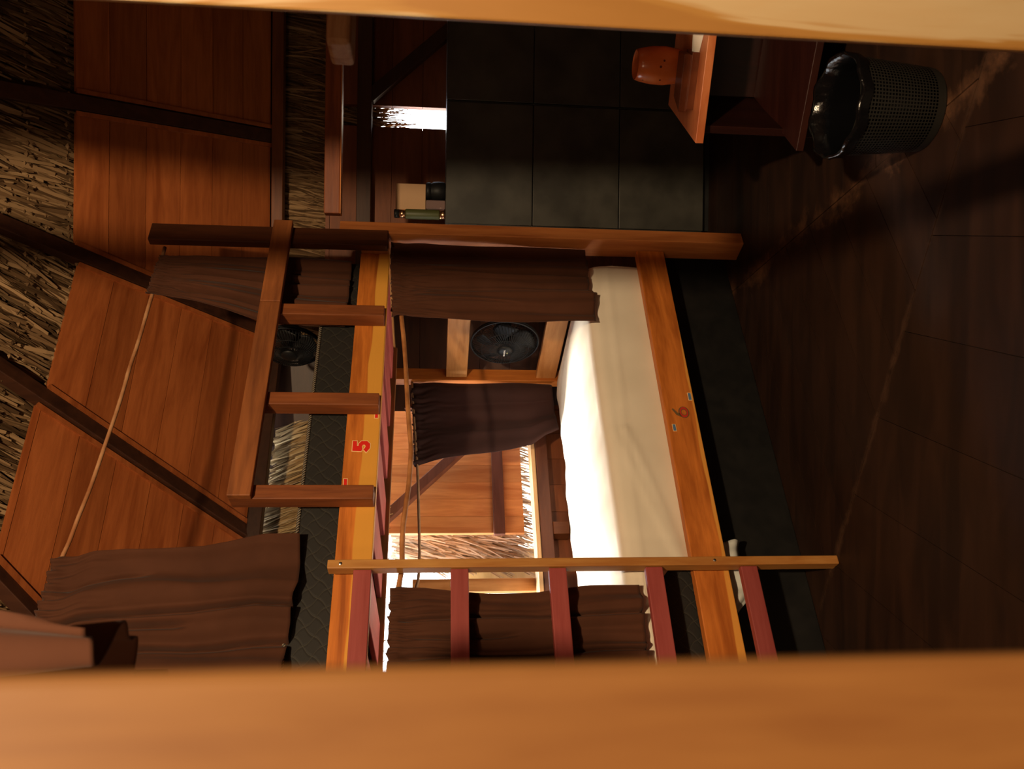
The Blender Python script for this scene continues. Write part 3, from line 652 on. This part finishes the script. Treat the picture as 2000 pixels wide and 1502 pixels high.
rod('crooked peeled branch rod carrying the front curtains of the lower bed', [(0.79, 1.319), (0.602, 1.302), (0.426, 1.28), (0.215, 1.257), (-0.001, 1.242), (-0.161, 1.225), (-0.292, 1.231), (-0.417, 1.245), (-0.485, 1.246), (-0.551, 1.242), (-0.646, 1.254), (-0.839, 1.253), (-1.2, 1.26)], 0.026, 0.0085, M_branch)
rod('thin straight branch rod on the window side of the lower bed', [(0.704, 1.262), (0.406, 1.241), (0.26, 1.226), (0.022, 1.214), (-0.211, 1.205), (-0.288, 1.21), (-0.32, 1.219), (-0.626, 1.22), (-1.2, 1.22)], 0.88, 0.0065, plain('grey_branch', (0.22, 0.12, 0.06), 0.7, col2=(0.36, 0.22, 0.12), nscale=18, bmp=0.4))
rod('long rough branch rod carrying the upper curtains in front of the plank ceiling', [(0.728, 2.185), (0.497, 2.181), (0.286, 2.187), (0.111, 2.192), (-0.128, 2.199), (-0.31, 2.21), (-0.462, 2.226), (-0.533, 2.236), (-0.648, 2.241), (-0.721, 2.235), (-1.2, 2.24)], 0.028, 0.0065, plain('raw_branch', (0.33, 0.12, 0.04), 0.7, col2=(0.52, 0.26, 0.12), nscale=14, bmp=0.5))
# near brown cloth at the top left edge of the photographer's bed
curtain('dark brown cloth draped close to the camera at the upper left of the view', Frame((-0.222, 0.80, ZO), -math.radians(50)), [(-0.40, 1.80), (-0.40, 1.6), (-0.40, 1.475)], [(0.0, 1.80), (0.0, 1.6), (0.0, 1.478)], None, 0.0, 2.6, 0.030, 3, M_curt, ruffle=0.0)

# ================= FANS =================
def fan(label, c, R_=0.15, tilt=0.0):
    rt = root('fan', label, 'fan', BF, c)        # faces local -x (along the bed)
    def circ(r, x, N=48): return [(x, r*math.cos(2*PI*k/N), r*math.sin(2*PI*k/N)) for k in range(N)]
    mb = MB()
    for r_, x in ((R_, 0.0), (R_*0.985, 0.012)): mb.tube(circ(r_, x), 0.0045, 8, True)
    link('guard_rim', mb, M_plas, parent=rt, smooth=True)
    for nm, sg in (('front_guard', -1), ('rear_guard', 1)):
        mb = MB()
        for k in range(60 if sg < 0 else 48):
            a_ = 2*PI*k/(60 if sg < 0 else 48); pts = []
            for t in range(7):
                q = t/6; rr = R_*(0.22+0.78*q); x = sg*0.045*(1-q**3); aa = a_+(0.25*(1-q) if sg < 0 else -0.15*(1-q))
                pts.append((x, rr*math.cos(aa), rr*math.sin(aa)))
            mb.tube(pts, 0.0014, 4)
        for r_ in (0.45, 0.7): mb.tube([(sg*0.045*(1-((r_-.22)/.78)**3), y, z) for _, y, z in circ(R_*r_, 0)], 0.0013, 5, True)
        link(nm, mb, M_plas, parent=rt, smooth=True)
    for k in range(5):
        a0 = 2*PI*k/5; g = []
        for i in range(9):
            q = i/8; rr = R_*(0.18+0.70*q); wd_ = (0.28+0.30*math.sin(q*PI*0.9)); row = []
            for j in range(7): s_ = j/6-0.5; aa = a0+q*0.7+s_*wd_*1.7; row.append((-0.02*s_*1.6-0.004, rr*math.cos(aa), rr*math.sin(aa)))
            g.append(row)
        mb = MB(); mb.grid(g); link('blade', mb, M_plas, parent=rt, smooth=True, solid=0.002)
    mb = MB(); mb.lathe([(0.0, 0.056), (0.012, 0.056), (0.028, 0.052), (0.034, 0.045), (0.035, 0.038)], (0, 0, 0), 32, False, False)
    o = link('hub_cap', mb, M_plas, parent=rt, smooth=True); o.rotation_euler = (0, -PI/2, 0)
    mb = MB(); mb.lathe([(0.038, 0.02), (0.04, 0.05), (0.034, 0.10), (0.0, 0.105)], (0, 0, 0), 24, True, False)
    o = link('motor_housing', mb, M_plas, parent=rt, smooth=True); o.rotation_euler = (0, PI/2, 0)
    return rt
f1 = fan('round black fan with a printed hub on the end of the lower bed', (0.672, 0.52, 0.845))
# maker's word printed on the hub cap
tc_ = bpy.data.curves.new('hub_print', 'FONT'); tc_.body = 'MONDIAL'; tc_.size = 0.0105; tc_.align_x = 'CENTER'; tc_.align_y = 'CENTER'; tc_.extrude = 0.0002
to = bpy.data.objects.new('tmp', tc_); COL.objects.link(to); bpy.context.view_layer.update()
me = bpy.data.meshes.new_from_object(to); bpy.data.objects.remove(to); me.materials.clear(); me.materials.append(M_white)
o = bpy.data.objects.new('hub_print', me); COL.objects.link(o); o.parent = f1; o.location = (-0.0572, 0.0, 0.003)
o.matrix_local = Matrix.Translation((-0.0572, 0, 0.004)) @ Matrix(((0, 0, -1), (-1, 0, 0), (0, 1, 0))).to_4x4()
mb = MB(); mb.box((-0.0575, -0.016, -0.0085), (-0.0570, 0.016, -0.0080)); mb.box((-0.0576, -0.0035, -0.0112), (-0.0570, 0.0035, -0.0052)); link('hub_print', mb, plain('gold_print', (0.25, 0.25, 0.12), 0.5), parent=f1)
fan('black fan half hidden at the end of the upper bed, above the mattress', (0.60, 0.48, 1.765), 0.13)

# ================= RIGHT SIDE: FRAME, LOCKERS, STAND, BIN =================
sh = root('rack_frame', 'brown horizontal beam running to the right from the top of the bunk post', 'frame', WF, (0.62, 3.0, 1.52))
mb = MB(); mb.box((0.0, -0.03, -0.012), (1.9, 0.02, 0.045)); link('beam', mb, wood((0.16, 0.04, 0.013), (0.30, 0.08, 0.02), 'x'), parent=sh, bevel=0.003)
mb = MB(); mb.box((0.0, -0.032, -0.016), (1.9, 0.018, -0.0125)); link('edge_strip', mb, W_or('x'), parent=sh)
mb = MB(); mb.box((1.85, -0.03, -1.6), (1.9, 0.02, -0.0165)); link('post', mb, W_rb('z'), parent=sh)
M_lock = plain('black_locker_paint', (0.028, 0.026, 0.021), 0.40, 0.0, 0.5, col2=(0.060, 0.056, 0.045), nscale=6, bmp=0.15)
LY = 3.50
for ci, (x0, x1) in enumerate(((0.70, 1.238), (1.242, 1.78))):
    lr = root('locker', ['dark grey metal locker column of three doors beside the bunk post', 'dark grey metal locker column of three doors at the right, behind the cup'][ci], 'locker', WF, (x0, LY, FZ), 'lockers along the far wall')
    mb = MB(); mb.box((0, 0.012, 0.036), (x1-x0, 0.42, 1.195)); link('body', mb, M_lock, parent=lr, bevel=0.002)
    mb = MB(); mb.box((0.01, 0.03, 0), (x1-x0-0.01, 0.40, 0.035)); link('plinth', mb, M_black, parent=lr)
    for z0, z1 in ((-0.042, 0.343), (0.347, 0.731), (0.735, 1.114)):
        mb = MB(); mb.box((0.003, -0.006, z0-FZ), (x1-x0-0.003, 0.0115, z1-FZ)); d = link('door', mb, M_lock, parent=lr, bevel=0.002)
# things on top of the lockers
TZ = 1.115
fl = root('flask', 'slim olive green flask with shiny collars standing on the locker', 'flask', WF, (0.755, 3.58, TZ))
mb = MB(); mb.lathe([(0.0215, 0.026), (0.0225, 0.03), (0.0225, 0.172), (0.021, 0.176)], (0, 0, 0), 32, True, True); link('body', mb, plain('olive_coat', (0.06, 0.065, 0.018), 0.5), parent=fl, smooth=True)
mb = MB(); mb.lathe([(0.020, 0.0), (0.0205, 0.008), (0.0205, 0.0255)], (0, 0, 0), 32, True, True); M_brz = plain('bronze_steel', (0.7, 0.4, 0.22), 0.25, 1.0); link('collar', mb, M_brz, parent=fl, smooth=True)
mb = MB(); mb.lathe([(0.0195, 0.1765), (0.019, 0.205)], (0, 0, 0), 32, True, True); link('collar', mb, M_brz, parent=fl, smooth=True)
mb = MB(); mb.lathe([(0.0195, 0.2055), (0.0195, 0.224), (0.017, 0.227)], (0, 0, 0), 32, True, True); link('lid', mb, M_plas, parent=fl, smooth=True)
mb = MB(); mb.lathe([(0.034, 0), (0.041, 0.006), (0.044, 0.03), (0.041, 0.055), (0.036, 0.062), (0.036, 0.066), (0.039, 0.068), (0.039, 0.082), (0.036, 0.088)], (0.872, 3.63, TZ), 40, True, True)
tag(link('jar', mb, M_plas, WF, (0.872, 3.63, TZ), smooth=True), 'glossy black jar under the pale box on the locker', 'jar')
mb = MB(); mb.box((0.785, 3.60, TZ), (0.826, 3.67, TZ+0.088)); tag(link('plastic_tub', mb, plain('clear_grey_plastic', (0.20, 0.13, 0.12), 0.1), WF, (0.80, 3.63, TZ), bevel=0.006), 'small shiny plastic tub between the flask and the black jar', 'tub')
mb = MB(); mb.box((0.775, 3.60, TZ+0.089), (0.895, 3.66, TZ+0.222)); tag(link('cardboard_box', mb, plain('pale_card', (0.50, 0.30, 0.16), 0.7), WF, (0.83, 3.63, TZ+0.089), bevel=0.001), 'pale tan square box resting on top of the black jar', 'box')
# night stand
ns = root('night_stand', 'low dark red stand with an orange plank top near the trash bin', 'stand', WF, (0.9, 2.4, FZ))
def nsb(v): return (v[0]-0.9, v[1]-2.4)
TT = 0.38
mb = MB(); mb.prism([nsb(p) for p in ((0.733, 2.334), (1.16, 2.17), (1.376, 2.46), (0.949, 2.624))], TT-0.025-FZ, TT-FZ); link('top', mb, wood((0.50, 0.13, 0.04), (0.66, 0.22, 0.08), 'x', 0.4, 0.7), parent=ns, bevel=0.002)
M_ns = wood((0.012, 0.003, 0.002), (0.022, 0.005, 0.003), 'z', 0.4)
for p, q in (((0.785, 2.36), (0.965, 2.60)), ((1.13, 2.20), (1.33, 2.46))):
    mb = MB(); (x0, y0), (x1, y1) = nsb(p), nsb(q); nrm = _n((y1-y0, -(x1-x0), 0))*0.012
    mb.prism([(x0-nrm.x, y0-nrm.y), (x0+nrm.x, y0+nrm.y), (x1+nrm.x, y1+nrm.y), (x1-nrm.x, y1-nrm.y)], 0.0, TT-0.026-FZ); link('side_panel', mb, M_ns, parent=ns, bevel=0.002)
mb = MB(); mb.prism([nsb(p) for p in ((0.70, 2.262), (1.06, 2.10), (1.30, 2.44), (0.975, 2.585))], 0.155, 0.178); link('shelf', mb, wood((0.025, 0.006, 0.004), (0.04, 0.010, 0.006), 'x', 0.4), parent=ns, bevel=0.002)
mb = MB(); mb.prism([nsb(p) for p in ((0.975, 2.585), (1.33, 2.45), (1.335, 2.465), (0.98, 2.60))], 0.0, 0.33); link('back_panel', mb, M_ns, parent=ns)
# cup, little wooden box and card on the stand
cp = (1.006, 2.443, TT)
mb = MB(); mb.lathe([(0.036, 0), (0.042, 0.004), (0.052, 0.03), (0.0575, 0.07), (0.056, 0.11), (0.050, 0.143), (0.0455, 0.158), (0.0435, 0.160), (0.0415, 0.157), (0.046, 0.14), (0.052, 0.105), (0.053, 0.07), (0.047, 0.03), (0.0, 0.012)], cp, 56, True, False)
mt, nt, bs = nodes('terracotta_glaze'); v_ = mapping(nt, (1, 1, 1)); vo = nt.nodes.new('ShaderNodeTexVoronoi'); vo.inputs['Scale'].default_value = 32; lk(nt, v_, vo.inputs['Vector'])
n_ = noise(nt, v_, 9, 4); cc = ramp(nt, n_.outputs[0], [(0.3, (0.42, 0.085, 0.015)), (0.7, (0.62, 0.15, 0.03))]).outputs[0]
c2 = mixc(nt, ramp(nt, vo.outputs['Distance'], [(0.10, (1, 1, 1)), (0.14, (0, 0, 0))]).outputs[0], cc, (0.10, 0.02, 0.01)); lk(nt, c2, bs.inputs['Base Color']); bs.inputs['Roughness'].default_value = 0.22
tag(link('cup', mb, mt, WF, cp, smooth=True), 'barrel-shaped orange clay cup standing on the low stand', 'cup')
mb = MB(); q = [(0.835, 2.36), (0.985, 2.30), (1.02, 2.36), (0.90, 2.41)]; mb.prism(q, TT+0.026, TT+0.046); mb.prism([(x+0.006, y-0.002) for x, y in q], TT, TT+0.0225); mb.prism([(x*0.98+0.02*0.93, y*0.98+0.02*2.36) for x, y in q], TT+0.0215, TT+0.0265)
tag(link('wooden_box', mb, wood((0.12, 0.03, 0.010), (0.19, 0.05, 0.016), 'x', 0.4), WF, (0.92, 2.36, TT), bevel=0.001), 'small flat reddish wooden box in front of the clay cup', 'box')
mb = MB(); mb.add([(0.965, 2.335, TT+.001), (1.035, 2.262, TT+.001), (1.038, 2.265, TT+.001), (0.968, 2.338, TT+.001), (0.975, 2.345, TT+.012), (1.045, 2.272, TT+.03), (1.048, 2.275, TT+.03), (0.978, 2.348, TT+.012)], [(0,3,2,1),(4,5,6,7),(0,1,5,4),(1,2,6,5),(2,3,7,6),(3,0,4,7)]); tag(link('paper_card', mb, plain('white_paper', (0.8, 0.74, 0.64), 0.6), WF, (0.99, 2.27, TT)), 'small white card leaning beside the flat wooden box', 'card')
# trash bin
bc = (0.713, 1.925, FZ); bn = root('trash_bin', 'round grey mesh waste bin with a black bag liner on the floor', 'bin', WF, bc)
def bin_mat():
    mt, nt, bs = nodes('perforated_metal')
    tc = nt.nodes.new('ShaderNodeTexCoord'); sx = nt.nodes.new('ShaderNodeSeparateXYZ'); lk(nt, tc.outputs['Object'], sx.inputs[0])
    an = mth(nt, 'ARCTAN2', sx.outputs[1], sx.outputs[0]); a_ = mth(nt, 'SINE', mth(nt, 'MULTIPLY', an, 84)); b_ = mth(nt, 'SINE', mth(nt, 'MULTIPLY', sx.outputs[2], 2*PI/0.0085))
    hole = mth(nt, 'MULTIPLY', mth(nt, 'GREATER_THAN', a_, -0.35), mth(nt, 'GREATER_THAN', b_, -0.35))
    lim = mth(nt, 'MULTIPLY', mth(nt, 'GREATER_THAN', sx.outputs[2], 0.022), mth(nt, 'LESS_THAN', sx.outputs[2], 0.212)); hole = mth(nt, 'MULTIPLY', hole, lim)
    bs.inputs['Base Color'].default_value = (0.026, 0.024, 0.020, 1); bs.inputs['Metallic'].default_value = 0.3; bs.inputs['Roughness'].default_value = 0.45
    tr = nt.nodes.new('ShaderNodeBsdfTransparent'); ms = nt.nodes.new('ShaderNodeMixShader'); lk(nt, hole, ms.inputs[0]); lk(nt, bs.outputs[0], ms.inputs[1]); lk(nt, tr.outputs[0], ms.inputs[2]); lk(nt, ms.outputs[0], nt.nodes['Material Output'].inputs[0])
    return mt
BH = 0.235
mb = MB(); mb.lathe([(0.100, 0.0), (0.102, 0.004), (0.1235, BH)], (0, 0, 0), 96, True, False); link('mesh_wall', mb, bin_mat(), parent=bn, smooth=True)
M_bag = plain('glossy_black_bag', (0.003, 0.003, 0.0035), 0.16, 0, 0.5, bmp=0.5, nscale=45)
r = random.Random(5); mb = MB(); prof = [(0.1265, BH-0.028), (0.129, BH-0.01), (0.1275, BH+0.003), (0.120, BH), (0.113, BH-0.05), (0.106, BH-0.13), (0.098, 0.02), (0.0, 0.015)]; g = []
for i, (rr, zz) in enumerate(prof):
    row = []
    for k in range(97):
        a_ = 2*PI*(k % 96)/96; wob = (0.0012*math.sin(a_*17+i*2.7+2*math.sin(a_*3))+0.0014*math.sin(a_*31+i*1.9+3*math.sin(a_*2))+0.002*math.sin(a_*7+i*1.3)) if i not in (7,) else 0
        if i == 0: wob = 0.0015*math.sin(a_*19)
        row.append(((rr+wob*(0.6 if i < 4 else 1.2))*math.cos(a_), (rr+wob*(0.6 if i < 4 else 1.2))*math.sin(a_), zz+(0.004*math.sin(a_*9) if i < 4 else 0)))
    g.append(row)
mb.grid(g); link('bag_liner', mb, M_bag, parent=bn, smooth=True)

# ================= NEAR POSTS =================
def near_post(name, label, cx, cy, wd, th, rot, mat):
    f = Frame((cx, cy, ZO), rot); o = box('bed_post', (-wd/2, -th/2, FZ), (wd/2, th/2, 3.0), mat, f, (0, 0, FZ), bevel=0.003); return tag(o, label, 'post')
curtain('unseen brown curtain added for shade, right of the pale pine post', WF, [(0.62, 3.25), (0.62, 1.9), (0.62, 1.32)], [(1.5, 3.25), (1.5, 1.9), (1.5, 1.32)], None, 0.97, 6, 0.02, 8, M_curt, nu=60, nz=20)  # added out of view to shade the lockers and ceiling on that side
mt, nt, bs = nodes('pale_pine_post'); v_ = mapping(nt, (3.2, 3.2, 0.8), rnd=False); n1 = noise(nt, v_, 1.5, 4, 1.5); n2 = noise(nt, v_, 9, 5, 0.6)
c_ = ramp(nt, n1.outputs[0], [(0.40, (0.27, 0.12, 0.022)), (0.455, (0.33, 0.165, 0.035)), (0.485, (0.48, 0.36, 0.20)), (0.7, (0.54, 0.42, 0.25))]).outputs[0]
c_ = mixc(nt, mth(nt, 'MULTIPLY', n2.outputs[0], 0.35), c_, (0.46, 0.22, 0.06)); lk(nt, c_, bs.inputs['Base Color']); bs.inputs['Roughness'].default_value = 0.55
near_post('bed_post', 'pale pine post close to the camera at the right edge of the room', 0.447, 0.905, 0.064, 0.035, -math.radians(21), mt)
near_post('bed_post', 'blurred orange post very close to the camera at the left of the view', -0.1057, 0.182, 0.078, 0.02, math.radians(24), wood((0.125, 0.044, 0.0105), (0.20, 0.087, 0.023), 'z', 0.6, 1.6))
o = box('shelf_board', (0.0, -0.03, 0.0), (0.20, 0.03, 0.032), wood((0.20, 0.08, 0.03), (0.32, 0.17, 0.08), 'x', 0.6, 3.0), Frame((0.437, 1.08, ZO+1.265), math.radians(8)), (0, 0, 0), bevel=0.006); tag(o, 'short pale board end poking out from behind the pale pine post', 'board')
